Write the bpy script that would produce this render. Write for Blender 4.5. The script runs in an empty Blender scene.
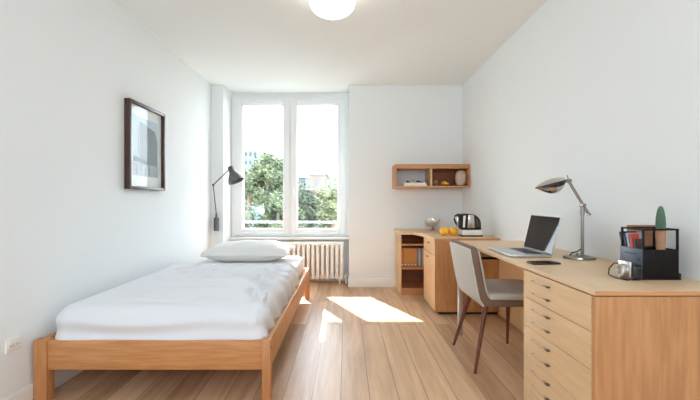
import bpy, bmesh, math, random
from mathutils import Vector, Matrix, noise
PI = math.pi
random.seed(7)
scene = bpy.context.scene
COL = scene.collection

# ------------------------------------------------------------------ materials
def lin(c):
    return tuple(((v/255)/12.92 if v/255 <= .04045 else ((v/255+.055)/1.055)**2.4) for v in c) + (1.0,)

def new_mat(name):
    m = bpy.data.materials.new(name); m.use_nodes = True
    nt = m.node_tree; b = nt.nodes.get('Principled BSDF')
    return m, nt, b

def plain(name, c, rough=.5, metal=0, bump=0, bscale=60, var=0, vscale=8, coat=0):
    m, nt, b = new_mat(name)
    b.inputs['Base Color'].default_value = lin(c)
    b.inputs['Roughness'].default_value = rough
    b.inputs['Metallic'].default_value = metal
    b.inputs['Coat Weight'].default_value = coat
    tc = nt.nodes.new('ShaderNodeTexCoord')
    n = nt.nodes.new('ShaderNodeTexNoise'); n.inputs['Scale'].default_value = vscale; n.inputs['Detail'].default_value = 4
    nt.links.new(tc.outputs['Object'], n.inputs['Vector'])
    mr = nt.nodes.new('ShaderNodeMix'); mr.data_type = 'RGBA'
    mr.inputs[6].default_value = lin(tuple(max(0, v*(1-var)) for v in c))
    mr.inputs[7].default_value = lin(tuple(min(255, v*(1+var)) for v in c))
    nt.links.new(n.outputs['Fac'], mr.inputs[0]); nt.links.new(mr.outputs[2], b.inputs['Base Color'])
    if bump:
        n2 = nt.nodes.new('ShaderNodeTexNoise'); n2.inputs['Scale'].default_value = bscale; n2.inputs['Detail'].default_value = 3
        nt.links.new(tc.outputs['Object'], n2.inputs['Vector'])
        bp = nt.nodes.new('ShaderNodeBump'); bp.inputs['Strength'].default_value = bump; bp.inputs['Distance'].default_value = .01
        nt.links.new(n2.outputs['Fac'], bp.inputs['Height']); nt.links.new(bp.outputs['Normal'], b.inputs['Normal'])
    return m

def wood(name, c1, c2, axis='X', rough=.45, freq=14, stretch=.07, ring=.5):
    """long grained timber: stretched noise plus distorted bands"""
    m, nt, b = new_mat(name)
    L = nt.links; N = nt.nodes.new
    tc = N('ShaderNodeTexCoord'); mp = N('ShaderNodeMapping')
    s = [freq]*3; s['XYZ'.index(axis)] = freq*stretch
    mp.inputs['Scale'].default_value = s
    L.new(tc.outputs['Object'], mp.inputs['Vector'])
    n1 = N('ShaderNodeTexNoise'); n1.inputs['Scale'].default_value = 1.0; n1.inputs['Detail'].default_value = 3; n1.inputs['Distortion'].default_value = .6
    L.new(mp.outputs[0], n1.inputs['Vector'])
    # contour bands of the noise = cathedral grain
    mm = N('ShaderNodeMath'); mm.operation = 'MULTIPLY'; mm.inputs[1].default_value = 9.0
    L.new(n1.outputs['Fac'], mm.inputs[0])
    sn = N('ShaderNodeMath'); sn.operation = 'SINE'; L.new(mm.outputs[0], sn.inputs[0])
    n2 = N('ShaderNodeTexNoise'); n2.inputs['Scale'].default_value = 7; n2.inputs['Detail'].default_value = 5
    L.new(mp.outputs[0], n2.inputs['Vector'])
    a = N('ShaderNodeMath'); a.operation = 'MULTIPLY_ADD'; a.inputs[1].default_value = .18*ring*2; 
    L.new(sn.outputs[0], a.inputs[0]); L.new(n2.outputs['Fac'], a.inputs[2])
    mr = N('ShaderNodeMapRange'); mr.inputs[1].default_value = .2; mr.inputs[2].default_value = .8
    L.new(a.outputs[0], mr.inputs[0])
    mx = N('ShaderNodeMix'); mx.data_type = 'RGBA'
    mx.inputs[6].default_value = lin(c2); mx.inputs[7].default_value = lin(c1)
    L.new(mr.outputs[0], mx.inputs[0]); L.new(mx.outputs[2], b.inputs['Base Color'])
    b.inputs['Roughness'].default_value = rough
    bp = N('ShaderNodeBump'); bp.inputs['Strength'].default_value = .03; bp.inputs['Distance'].default_value = .005
    L.new(n2.outputs['Fac'], bp.inputs['Height']); L.new(bp.outputs['Normal'], b.inputs['Normal'])
    return m

def glass_mat(name, tint=(250,252,252), fac=.6):
    m, nt, b = new_mat(name); nt.nodes.remove(b)
    out = nt.nodes['Material Output']
    t = nt.nodes.new('ShaderNodeBsdfTransparent'); t.inputs[0].default_value = lin(tint)
    g = nt.nodes.new('ShaderNodeBsdfGlossy'); g.inputs['Roughness'].default_value = .02
    lw = nt.nodes.new('ShaderNodeLayerWeight'); pw = nt.nodes.new('ShaderNodeMath'); pw.operation = 'POWER'; pw.inputs[1].default_value = 5
    fr = nt.nodes.new('ShaderNodeMath'); fr.operation = 'MULTIPLY_ADD'; fr.inputs[1].default_value = fac; fr.inputs[2].default_value = .025
    nt.links.new(lw.outputs['Facing'], pw.inputs[0]); nt.links.new(pw.outputs[0], fr.inputs[0])
    mx = nt.nodes.new('ShaderNodeMixShader')
    nt.links.new(fr.outputs[0], mx.inputs[0]); nt.links.new(t.outputs[0], mx.inputs[1]); nt.links.new(g.outputs[0], mx.inputs[2])
    nt.links.new(mx.outputs[0], out.inputs['Surface'])
    return m

def emis(name, c, strength):
    m, nt, b = new_mat(name)
    b.inputs['Base Color'].default_value = lin(c)
    b.inputs['Emission Color'].default_value = lin(c)
    b.inputs['Emission Strength'].default_value = strength
    return m

def floor_mat():
    m, nt, b = new_mat('oak_planks'); L = nt.links; N = nt.nodes.new
    tc = N('ShaderNodeTexCoord'); sp = N('ShaderNodeSeparateXYZ'); cb = N('ShaderNodeCombineXYZ')
    L.new(tc.outputs['Object'], sp.inputs[0])
    W = .156
    ax = N('ShaderNodeMath'); ax.operation = 'ADD'; ax.inputs[1].default_value = .184 + W*40
    L.new(sp.outputs[0], ax.inputs[0]); L.new(ax.outputs[0], cb.inputs[1]); L.new(sp.outputs[1], cb.inputs[0])
    br = N('ShaderNodeTexBrick'); br.inputs['Scale'].default_value = 1; br.inputs['Brick Width'].default_value = 2.1
    br.inputs['Row Height'].default_value = W; br.inputs['Mortar Size'].default_value = .0022; br.inputs['Mortar Smooth'].default_value = .3
    br.offset = .37; br.inputs['Color1'].default_value = (0,0,0,1); br.inputs['Color2'].default_value = (1,1,1,1)
    br.inputs['Mortar'].default_value = (.5,.5,.5,1); br.inputs['Bias'].default_value = 0
    L.new(cb.outputs[0], br.inputs['Vector'])
    # grain, shifted per plank
    mp = N('ShaderNodeMapping'); mp.inputs['Scale'].default_value = (1.1, 16, 1)
    L.new(cb.outputs[0], mp.inputs['Vector'])
    sh = N('ShaderNodeVectorMath'); sh.operation = 'MULTIPLY_ADD'; sh.inputs[1].default_value = (30, 17, 5)
    L.new(br.outputs['Color'], sh.inputs[0]); L.new(mp.outputs[0], sh.inputs[2])
    n1 = N('ShaderNodeTexNoise'); n1.inputs['Scale'].default_value = 1; n1.inputs['Detail'].default_value = 5; n1.inputs['Distortion'].default_value = .7
    L.new(sh.outputs[0], n1.inputs['Vector'])
    n2 = N('ShaderNodeTexNoise'); n2.inputs['Scale'].default_value = 6; n2.inputs['Detail'].default_value = 4
    L.new(sh.outputs[0], n2.inputs['Vector'])
    r1 = N('ShaderNodeValToRGB'); e = r1.color_ramp.elements
    e[0].position = 0; e[0].color = lin(FLOOR_D); e[1].position = 1; e[1].color = lin(FLOOR_L)
    bw = N('ShaderNodeRGBToBW'); L.new(br.outputs['Color'], bw.inputs[0])
    m1 = N('ShaderNodeMath'); m1.operation = 'MULTIPLY_ADD'; m1.inputs[1].default_value = .45; L.new(bw.outputs[0], m1.inputs[0])
    m2 = N('ShaderNodeMath'); m2.operation = 'MULTIPLY_ADD'; m2.inputs[1].default_value = 1.1; m2.inputs[2].default_value = -.3
    L.new(n1.outputs['Fac'], m2.inputs[0]); L.new(m2.outputs[0], m1.inputs[2])
    m3 = N('ShaderNodeMath'); m3.operation = 'MULTIPLY_ADD'; m3.inputs[1].default_value = .35; L.new(n2.outputs['Fac'], m3.inputs[0])
    m3b = N('ShaderNodeMath'); m3b.operation = 'ADD'; m3b.inputs[1].default_value = -.1
    L.new(m1.outputs[0], m3b.inputs[0]); L.new(m3b.outputs[0], m3.inputs[2]); L.new(m3.outputs[0], r1.inputs[0])
    mx = N('ShaderNodeMix'); mx.data_type = 'RGBA'; mx.inputs[7].default_value = lin((110, 80, 58))
    mf = N('ShaderNodeMath'); mf.operation = 'MULTIPLY'; mf.inputs[1].default_value = .75; L.new(br.outputs['Fac'], mf.inputs[0])
    L.new(mf.outputs[0], mx.inputs[0]); L.new(r1.outputs[0], mx.inputs[6]); L.new(mx.outputs[2], b.inputs['Base Color'])
    b.inputs['Roughness'].default_value = .38
    bp = N('ShaderNodeBump'); bp.inputs['Strength'].default_value = .08; bp.inputs['Distance'].default_value = .004
    L.new(n2.outputs['Fac'], bp.inputs['Height']); L.new(bp.outputs['Normal'], b.inputs['Normal'])
    return m
FLOOR_D = (150, 104, 70); FLOOR_L = (234, 198, 160)

def foliage_mat(name, c1, c2):
    m, nt, b = new_mat(name); L = nt.links; N = nt.nodes.new
    g = N('ShaderNodeTexCoord'); n = N('ShaderNodeTexNoise'); n.inputs['Scale'].default_value = 2.2; n.inputs['Detail'].default_value = 5
    L.new(g.outputs['Object'], n.inputs['Vector'])
    mr = N('ShaderNodeMapRange'); mr.inputs[1].default_value = .35; mr.inputs[2].default_value = .65; L.new(n.outputs['Fac'], mr.inputs[0])
    mx = N('ShaderNodeMix'); mx.data_type = 'RGBA'; mx.inputs[6].default_value = lin(c1); mx.inputs[7].default_value = lin(c2)
    L.new(mr.outputs[0], mx.inputs[0]); L.new(mx.outputs[2], b.inputs['Base Color']); b.inputs['Roughness'].default_value = .8
    return m

M = dict(
    wall=plain('white_wall_paint', (231, 235, 236), .9, var=.004, vscale=2, bump=.02, bscale=300),
    ceil=plain('white_ceiling_paint', (236, 238, 237), .9, var=.003),
    trim=plain('white_trim_paint', (236, 235, 232), .5),
    pvc=plain('white_window_plastic', (232, 234, 234), .35),
    floor=floor_mat(), pullm=plain('soft_nickel_pull', (186, 172, 166), .5, .6), railm=plain('light_grey_railing', (150, 150, 148), .5),
    bed=wood('orange_pine', (220, 162, 108), (188, 128, 78), 'X', .45, 12),
    bedY=wood('orange_pine_long', (220, 162, 108), (188, 128, 78), 'Y', .45, 12),
    bedZ=wood('orange_pine_upright', (216, 158, 104), (186, 124, 76), 'Z', .45, 12),
    top=wood('pale_beech_top', (232, 202, 164), (220, 186, 146), 'Y', .38, 10, ring=.35),
    front=wood('pale_beech_front', (228, 196, 154), (214, 178, 134), 'Y', .42, 9, ring=.4),
    frontZ=wood('pale_beech_upright', (228, 194, 150), (214, 176, 130), 'Z', .42, 10, ring=.4),
    side=wood('amber_wood_and_shade', (212, 160, 110), (182, 126, 80), 'Z', .42, 7, .10, ring=.6),  # amber wood; on the end panels its darker tone stands in for shade
    sideX=wood('amber_veneer_level', (214, 160, 110), (190, 132, 84), 'X', .42, 9, ring=.5),
    edge=wood('amber_edge_band', (210, 156, 106), (192, 134, 86), 'X', .45, 14, ring=.3),
    walnut=wood('walnut_leg', (136, 76, 50), (96, 50, 34), 'Z', .35, 22),
    shelfback=wood('russet_back_panel', (160, 96, 62), (140, 80, 50), 'X', .6, 8),
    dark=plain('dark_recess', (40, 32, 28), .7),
    fabric=plain('light_grey_weave', (202, 198, 190), .95, bump=.25, bscale=500, var=.03, vscale=90),
    shell=plain('taupe_weave', (128, 102, 84), .9, bump=.2, bscale=500, var=.04, vscale=80),
    sheet=plain('white_cotton', (226, 228, 233), .9, bump=.05, bscale=250, var=.004),
    pillow=plain('white_pillow_cotton', (232, 231, 229), .9, bump=.05, bscale=250),
    radi=plain('cream_enamel', (246, 240, 232), .35),
    steel=plain('brushed_steel', (206, 202, 196), .28, 1, var=.03),
    silver=plain('satin_silver', (226, 224, 220), .32, .85),
    chrome=plain('chrome', (205, 202, 196), .12, 1),
    nickel=plain('pewter', (156, 150, 144), .3, 1),
    bronze=plain('dark_bronze', (120, 96, 70), .35, .8),
    black=plain('black_plastic', (26, 25, 26), .4),
    blackm=plain('black_powder_coat', (24, 20, 20), .5),
    gunm=plain('dark_grey_metal', (96, 96, 98), .4, .3),
    slate=plain('slate_blue_enamel', (74, 82, 98), .4),
    alu=plain('laptop_aluminium', (196, 194, 192), .35, .6),
    screen=plain('black_glossy_screen', (30, 22, 22), .03),
    keys=plain('charcoal_keys', (74, 74, 78), .6),
    orange=plain('orange_peel', (255, 186, 50), .45, bump=.3, bscale=180, var=.04, vscale=30),
    white=plain('white_gloss', (236, 232, 226), .35),
    cream=plain('cream_ceramic', (206, 186, 164), .6, var=.05, vscale=20),
    frame=wood('dark_brown_frame', (92, 62, 54), (62, 40, 36), 'Z', .4, 20),
    mat=plain('white_mat_board', (244, 243, 240), .9),
    sky_print=plain('pale_blue_print', (196, 214, 226), .8, var=.05, vscale=6),
    tower_print=plain('grey_tower_print', (142, 148, 152), .8, var=.09, vscale=10),
    dark_print=plain('dark_print_detail', (92, 94, 100), .8, var=.15, vscale=40),
    base_print=plain('misty_print', (176, 182, 186), .8, var=.1, vscale=22),
    pglass=glass_mat('picture_glass', fac=.08), wglass=glass_mat('window_glass'),
    lampw=emis('opal_glass_lit', (255, 250, 242), 2.4),
    green=plain('dusty_green_cactus', (78, 104, 84), .8, bump=.5, bscale=90, var=.1, vscale=60),
    tan=plain('tan_clay', (166, 124, 94), .8, var=.05, vscale=30),
    brownbox=wood('brown_card', (176, 124, 90), (156, 104, 72), 'X', .7, 10),
)

M['blackm'].node_tree.nodes['Principled BSDF'].inputs['Specular IOR Level'].default_value = .2
M['screen'].node_tree.nodes['Principled BSDF'].inputs['Specular IOR Level'].default_value = .12

# ------------------------------------------------------------------ mesh builder
ORG = {}
def thing(name, loc, label, cat, group=None):
    o = bpy.data.objects.new(name, None); COL.objects.link(o); o.location = loc
    o.empty_display_size = .1
    ORG[o] = Vector(loc)
    o['label'] = label; o['category'] = cat
    if group: o['group'] = group
    return o
def tag(o, label, cat, group=None):
    o['label'] = label; o['category'] = cat
    if group: o['group'] = group
    return o

class MB:
    def __init__(s): s.bm = bmesh.new()
    def _add(s, verts, mat4=None):
        if mat4 is not None: bmesh.ops.transform(s.bm, matrix=mat4, verts=verts)
        return verts
    def box(s, x0, x1, y0, y1, z0, z1, bev=0, seg=2, rot=None):
        t = bmesh.new(); bmesh.ops.create_cube(t, size=1)
        sx, sy, sz = x1-x0, y1-y0, z1-z0
        c = Vector(((x0+x1)/2, (y0+y1)/2, (z0+z1)/2))
        for v in t.verts: v.co = Vector((v.co.x*sx, v.co.y*sy, v.co.z*sz))
        if bev: bmesh.ops.bevel(t, geom=list(t.edges), offset=min(bev, .49*min(sx, sy, sz)), segments=seg, affect='EDGES', profile=.5)
        if rot is not None: bmesh.ops.transform(t, matrix=rot.to_4x4(), verts=t.verts)
        for v in t.verts: v.co += c
        s.merge(t); return s
    def merge(s, t):
        me = bpy.data.meshes.new('tmp'); t.to_mesh(me); t.free(); s.bm.from_mesh(me); bpy.data.meshes.remove(me)
    def cyl(s, p0, p1, r0, r1=None, n=20, cap=True):
        r1 = r0 if r1 is None else r1
        p0 = Vector(p0); p1 = Vector(p1); d = p1-p0
        t = bmesh.new(); bmesh.ops.create_cone(t, cap_ends=cap, segments=n, radius1=r0, radius2=r1, depth=d.length)
        q = Vector((0, 0, 1)).rotation_difference(d.normalized())
        bmesh.ops.transform(t, matrix=Matrix.Translation((p0+p1)/2) @ q.to_matrix().to_4x4(), verts=t.verts)
        s.merge(t); return s
    def ball(s, c, r, sc=(1, 1, 1), n=20):
        t = bmesh.new(); bmesh.ops.create_uvsphere(t, u_segments=n, v_segments=max(8, n*2//3), radius=r)
        for v in t.verts: v.co = Vector((v.co.x*sc[0], v.co.y*sc[1], v.co.z*sc[2]))+Vector(c)
        s.merge(t); return s
    def lathe(s, prof, c=(0, 0, 0), n=32, axis=None):
        """prof: (radius, height) pairs turned about Z through c; axis tilts it"""
        t = bmesh.new(); rings = []
        for r, z in prof:
            if r < 1e-6: rings.append([t.verts.new((0, 0, z))])
            else: rings.append([t.verts.new((r*math.cos(2*PI*k/n), r*math.sin(2*PI*k/n), z)) for k in range(n)])
        for a, b in zip(rings, rings[1:]):
            for k in range(n):
                k2 = (k+1) % n
                if len(a) == 1 and len(b) == 1: continue
                if len(a) == 1: t.faces.new((a[0], b[k], b[k2]))
                elif len(b) == 1: t.faces.new((a[k], b[0], a[k2]))
                else: t.faces.new((a[k], b[k], b[k2], a[k2]))
        bmesh.ops.recalc_face_normals(t, faces=t.faces)
        m = Matrix.Translation(Vector(c))
        if axis is not None: m = m @ Vector((0, 0, 1)).rotation_difference(Vector(axis).normalized()).to_matrix().to_4x4()
        bmesh.ops.transform(t, matrix=m, verts=t.verts); s.merge(t); return s
    def tube(s, pts, r, n=10, closed=False):
        pts = [Vector(p) for p in pts]; t = bmesh.new(); rings = []
        up = Vector((0, 0, 1)); N = len(pts)
        for i, p in enumerate(pts):
            a = pts[(i-1) % N] if closed or i else p; b = pts[(i+1) % N] if closed or i < N-1 else p
            d = (b-a).normalized(); u = d.cross(up)
            if u.length < .05: u = d.cross(Vector((0, 1, 0)))
            u.normalize(); w = d.cross(u)
            rr = r[i] if isinstance(r, (list, tuple)) else r
            rings.append([t.verts.new(p+rr*(math.cos(2*PI*k/n)*u+math.sin(2*PI*k/n)*w)) for k in range(n)])
        pr = list(zip(rings, rings[1:])) + ([(rings[-1], rings[0])] if closed else [])
        for a, b in pr:
            for k in range(n): t.faces.new((a[k], a[(k+1) % n], b[(k+1) % n], b[k]))
        if not closed:
            t.faces.new(rings[0][::-1]); t.faces.new(rings[-1])
        bmesh.ops.recalc_face_normals(t, faces=t.faces); s.merge(t); return s
    def prism(s, poly, a0, a1, axis='Y', bev=0, seg=2):
        """poly in the two other axes (XZ for Y, XY for Z, YZ for X), extruded a0..a1"""
        t = bmesh.new()
        def P(p, a): return {'Y': (p[0], a, p[1]), 'Z': (p[0], p[1], a), 'X': (a, p[0], p[1])}[axis]
        A = [t.verts.new(P(p, a0)) for p in poly]; B = [t.verts.new(P(p, a1)) for p in poly]
        t.faces.new(A); t.faces.new(B[::-1]); n = len(poly)
        for k in range(n): t.faces.new((A[k], B[k], B[(k+1) % n], A[(k+1) % n]))
        bmesh.ops.recalc_face_normals(t, faces=t.faces)
        if bev: bmesh.ops.bevel(t, geom=list(t.edges), offset=bev, segments=seg, affect='EDGES', profile=.5)
        s.merge(t); return s
    def build(s, name, mat, parent=None, origin=None, smooth=True, kind=None):
        org = ORG[parent] if parent is not None else Vector(origin if origin is not None else (0, 0, 0))
        for v in s.bm.verts: v.co -= org
        me = bpy.data.meshes.new(name); s.bm.to_mesh(me); s.bm.free()
        me.materials.append(mat)
        if smooth:
            me.shade_smooth()
            try: me.set_sharp_from_angle(angle=math.radians(35))
            except Exception: pass
        o = bpy.data.objects.new(name, me); COL.objects.link(o)
        if parent is not None: o.parent = parent
        else: o.location = org
        ORG[o] = org
        if kind: o['kind'] = kind
        return o
def struct(name, mb, mat): return mb.build(name, mat, kind='structure')

# ------------------------------------------------------------------ room dimensions (metres, camera at x=0 y=0)
H = 1.064; CEIL = 2.47; XL = -1.645; XR = 1.42; YB = 4.89; YN = 5.26; YF = -1.5
NX0 = -1.50; NX1 = .037; T = .22
b = MB(); b.box(XL-T, XR+T, YF-T, YN+T, -.25, 0); struct('floor', b, M['floor'])
b = MB(); b.box(XL-T, XR+T, YF-T, YN+T, CEIL, CEIL+.25); struct('ceiling', b, M['ceil'])
b = MB(); b.box(XL-T, XL, YF-T, YN+T, 0, CEIL); struct('wall_left', b, M['wall'])
b = MB(); b.box(XR, XR+T, YF-T, YN+T, 0, CEIL); struct('wall_right', b, M['wall'])
b = MB(); b.box(NX1, XR, YB, YN+T, 0, CEIL); struct('wall_back', b, M['wall'])
b = MB(); b.box(XL, NX0, YB, YN+T, 0, CEIL); struct('wall_pier', b, M['wall'])
WZ0, WZ1 = .585, 2.42       # window opening
b = MB(); b.box(NX0, NX1, YN, YN+T, 0, WZ0); b.box(NX0, NX1, YN, YN+T, WZ1, CEIL); struct('wall_niche', b, M['wall'])
# wall behind the camera with an opening added to let in fill light
FX0, FX1, FZ0, FZ1 = -1.3, 1.05, 1.3, 2.35
b = MB(); b.box(XL, FX0, YF-T, YF, 0, CEIL); b.box(FX1, XR, YF-T, YF, 0, CEIL)
b.box(FX0, FX1, YF-T, YF, 0, FZ0); b.box(FX0, FX1, YF-T, YF, FZ1, CEIL); struct('wall_front', b, M['wall'])
# baseboards
BH = .105; BT = .012
b = MB(); b.box(NX1-BT, XR, YB-BT, YB, 0, BH, .003); b.box(NX1-BT, NX1, YB, YN, 0, BH, .003); struct('baseboard_back', b, M['trim'])
b = MB(); b.box(XL, XL+BT*.8, YF, YB, 0, BH, .003); struct('baseboard_left', b, M['trim'])
b = MB(); b.box(XR-BT, XR, YF, 1.36, 0, BH, .003); struct('baseboard_right', b, M['trim'])
b = MB(); b.box(NX0, NX1-BT, YN-BT, YN, 0, BH, .003); struct('baseboard_niche', b, M['trim'])

# ------------------------------------------------------------------ window
wy0, wy1 = YN-.02, YN+.07
win = thing('window_1', (-.73, YN, WZ0), 'double casement white window above the radiator', 'window'); win['kind'] = 'structure'
def rectframe(b, x0, x1, z0, z1, y0, y1, wl, wr, wb, wt, bev=.004):
    b.box(x0, x0+wl, y0, y1, z0, z1, bev); b.box(x1-wr, x1, y0, y1, z0, z1, bev)
    b.box(x0+wl, x1-wr, y0, y1, z0, z0+wb, bev); b.box(x0+wl, x1-wr, y0, y1, z1-wt, z1, bev)
b = MB(); rectframe(b, NX0, NX1, WZ0, WZ1, wy0, wy1, .05, .05, .03, .055)
b.build('window_frame', M['pvc'], win)
GZ0, GZ1 = .682, 2.314
for (x0, x1, gx0, gx1) in ((NX0+.045, -.733, -1.355, -.816), (-.729, NX1-.045, -.645, -.105)):
    b = MB(); rectframe(b, x0, x1, WZ0+.025, WZ1-.05, wy0-.025, wy1-.02, gx0-x0, x1-gx1, GZ0-WZ0-.025, WZ1-.05-GZ1, .007)
    # glazing bead
    rectframe(b, gx0-.012, gx1+.012, GZ0-.012, GZ1+.012, wy0-.012, wy1-.03, .02, .02, .02, .02, .003)
    sa = b.build('sash', M['pvc'], win)
    b = MB(); b.box(gx0, gx1, YN+.015, YN+.021, GZ0, GZ1); b.build('glass_pane', M['wglass'], sa, smooth=False)
b = MB(); b.box(-.700, -.672, wy0-.04, wy0-.025, 1.17, 1.24, .004); b.cyl((-.686, wy0-.06, 1.205), (-.686, wy0-.035, 1.205), .008)
b.box(-.695, -.677, wy0-.07, wy0-.055, 1.09, 1.22, .006); b.build('window_handle', M['pvc'], win)
b = MB(); b.box(NX0, NX1, YN-.15, wy0, WZ0-.028, WZ0, .006); b.build('window_sill', M['trim'], win)
# outer ledge with railing
b = MB(); b.box(NX0-.3, NX1+.3, YN+T, YN+T+.35, .45, .56); struct('ledge', b, M['trim'])
rl = thing('balcony_railing', (-.73, YN+T+.2, .56), 'low light grey railing bars just outside the window panes', 'railing')
b = MB(); b.box(NX0-.25, NX1+.25, 5.66, 5.70, .735, .765, .004); b.build('top_rail', M['railm'], rl)
b = MB(); b.box(NX0-.25, NX1+.25, 5.67, 5.69, .632, .652, .004); b.build('bottom_rail', M['railm'], rl)
for x in (NX0-.2, -.73, NX1+.2):
    b = MB(); b.box(x-.012, x+.012, 5.668, 5.692, .56, .75, .003); b.build('post', M['pvc'], rl)
b = MB(); b.prism([(-4, YN+T), (3.4, YN+T), (3.4, 6.86), (-1.72, 6.86), (-1.72, 6.38), (-4, 6.38)], 2.75, 2.95, 'Z'); struct('sun_blocker_slab', b, M['wall'])  # unseen slab added above the window, stepped to trim the sun patch
# unseen window added behind the camera to brighten the room
fill_win = thing('fill_window', ((FX0+FX1)/2, YF-.1, FZ0), 'wide white window added behind the viewer for fill light', 'window'); fill_win['kind'] = 'structure'
b = MB(); rectframe(b, FX0, FX1, FZ0, FZ1, YF-.14, YF-.07, .06, .06, .06, .06); b.box(-.13, -.07, YF-.14, YF-.07, FZ0+.06, FZ1-.06, .004); b.build('window_frame', M['pvc'], fill_win)
b = MB(); b.box(FX0+.05, FX1-.05, YF-.11, YF-.105, FZ0+.05, FZ1-.05); b.build('glass_pane', M['wglass'], fill_win, smooth=False)

# ------------------------------------------------------------------ ceiling lamp
cl = thing('ceiling_lamp', (-.09, 2.67, CEIL), 'round white opal glass globe light glowing on the ceiling', 'lamp')
b = MB(); b.cyl((-.09, 2.67, CEIL-.03), (-.09, 2.67, CEIL), .09, n=32); b.build('ceiling_plate', M['trim'], cl)
b = MB(); b.lathe([(0, -.086)]+[(.150*math.sin(a), -.086*math.cos(a)) for a in [k*PI/20 for k in range(1, 17)]]+[(.085, .075)], (-.09, 2.67, 2.377), 40)
b.build('glass_shade', M['lampw'], cl)

# ------------------------------------------------------------------ radiator
ra = thing('radiator', (-.5, 5.1, 0), 'cream ribbed column radiator below the window sill beside the bed', 'radiator')
x = -.055; k = 0
while k < 17:
    b = MB()
    b.box(x-.0195, x+.0195, 5.045, 5.15, .07, .50, .015, 3)
    b.box(x-.024, x+.024, 5.10-.05, 5.10+.05, .46, .505, .016, 3); b.box(x-.024, x+.024, 5.10-.05, 5.10+.05, .06, .105, .016, 3)
    b.build('radiator_column', M['radi'], ra); x -= .0605; k += 1
b = MB(); b.box(x+.03, -.03, 5.05, 5.148, .488, .532, .016, 3); b.cyl((x+.05, 5.10, .084), (-.04, 5.10, .084), .018)
b.build('header_pipe', M['radi'], ra)
b = MB(); b.cyl((-.04, 5.10, .084), (.0, 5.10, .084), .011); b.cyl((0, 5.10, .0), (0, 5.10, .1), .009); b.ball((0, 5.10, .095), .016)
b.build('valve', M['trim'], ra)
for xx in (-.08, -.95):
    b = MB(); b.box(xx-.012, xx+.012, 5.05, 5.15, 0, .075, .004); b.build('foot', M['radi'], ra)

# ------------------------------------------------------------------ bed
BX0, BX1, BY0, BY1 = -1.632, -.395, 2.085, 4.34
bed = thing('single_bed', ((BX0+BX1)/2, BY0, 0), 'low orange pine bed frame with square posts along the left wall', 'bed')
PW = .07; RZ0, RZ1 = .175, .327
for (px, py) in ((BX0, BY0), (BX1-.045, BY0), (BX0, BY1-.06), (BX1-.045, BY1-.06)):
    w = PW if px == BX0 else .045
    b = MB(); b.box(px, px+w, py, py+.06, 0, RZ1+.004, .004); b.build('leg', M['bedZ'], bed)
b = MB(); b.box(BX0+PW, BX1-.045, BY0+.008, BY0+.036, RZ0, RZ1, .003); b.build('foot_rail', M['bed'], bed)
b = MB(); b.box(BX0+PW, BX1-.045, BY1-.036, BY1-.008, RZ0, RZ1, .003); b.build('head_rail', M['bed'], bed)
for x0 in (BX0+.004, BX1-.034):
    b = MB(); b.box(x0, x0+.03, BY0+.06, BY1-.06, RZ0, RZ1, .003); b.build('side_rail', M['bedY'], bed)
for y in (BY0+.03, BY1-.03):
    b = MB(); b.cyl((BX1-.002, y, .285), (BX1+.002, y, .285), .007, n=12); b.build('bolt', M['bronze'], bed)
b = MB()
for k in range(12): b.box(BX0+.035, BX1-.035, BY0+.1+k*.175, BY0+.19+k*.175, .2, .218)
b.box(BX0+.035, BX0+.06, BY0+.06, BY1-.06, .18, .2); b.box(BX1-.06, BX1-.035, BY0+.06, BY1-.06, .18, .2)
b.build('slat_base', M['bed'], bed)

def roundbox(x0, x1, y0, y1, z0, z1, r, step, disp=None, skip=None):
    """densely gridded rounded box; disp(p, n) moves points along n; skip(center) drops faces"""
    t = bmesh.new(); vs = {}
    nx, ny, nz = [max(2, round((q-p)/step)) for p, q in ((x0, x1), (y0, y1), (z0, z1))]
    def V(i, j, k):
        if (i, j, k) not in vs:
            p = Vector((x0+(x1-x0)*i/nx, y0+(y1-y0)*j/ny, z0+(z1-z0)*k/nz))
            q = Vector((min(max(p.x, x0+r), x1-r), min(max(p.y, y0+r), y1-r), min(max(p.z, z0+r), z1-r)))
            d = p-q
            n = d.normalized() if d.length > 1e-9 else Vector((0, 0, 1))
            if d.length > 1e-9: p = q+n*r
            if disp: p = p+disp(p, n)
            vs[(i, j, k)] = t.verts.new(p)
        return vs[(i, j, k)]
    def F(*a):
        c = sum((v.co for v in a), Vector())/4
        if skip and skip(c): return
        t.faces.new(a)
    for i in range(nx):
        for j in range(ny): F(V(i, j, 0), V(i, j+1, 0), V(i+1, j+1, 0), V(i+1, j, 0)); F(V(i, j, nz), V(i+1, j, nz), V(i+1, j+1, nz), V(i, j+1, nz))
    for i in range(nx):
        for k in range(nz): F(V(i, 0, k), V(i+1, 0, k), V(i+1, 0, k+1), V(i, 0, k+1)); F(V(i, ny, k), V(i, ny, k+1), V(i+1, ny, k+1), V(i+1, ny, k))
    for j in range(ny):
        for k in range(nz): F(V(0, j, k), V(0, j, k+1), V(0, j+1, k+1), V(0, j+1, k)); F(V(nx, j, k), V(nx, j+1, k), V(nx, j+1, k+1), V(nx, j, k+1))
    loose = [v for v in t.verts if not v.link_faces]
    for v in loose: t.verts.remove(v)
    return t

MX0, MX1, MY0, MY1, MZ0, MZ1 = BX0+.08, BX1-.05, BY0+.045, BY1-.075, .218, .478
mb = MB(); mb.merge(roundbox(MX0, MX1, MY0+.012, MY1, MZ0, MZ1, .075, .03, lambda p, n: n*.004*noise.noise(p*5)))
mt = mb.build('mattress', M['pillow'], origin=((MX0+MX1)/2, MY0, MZ0))
tag(mt, 'thick mattress in a white fitted sheet, bare around the pillow', 'mattress')

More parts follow.
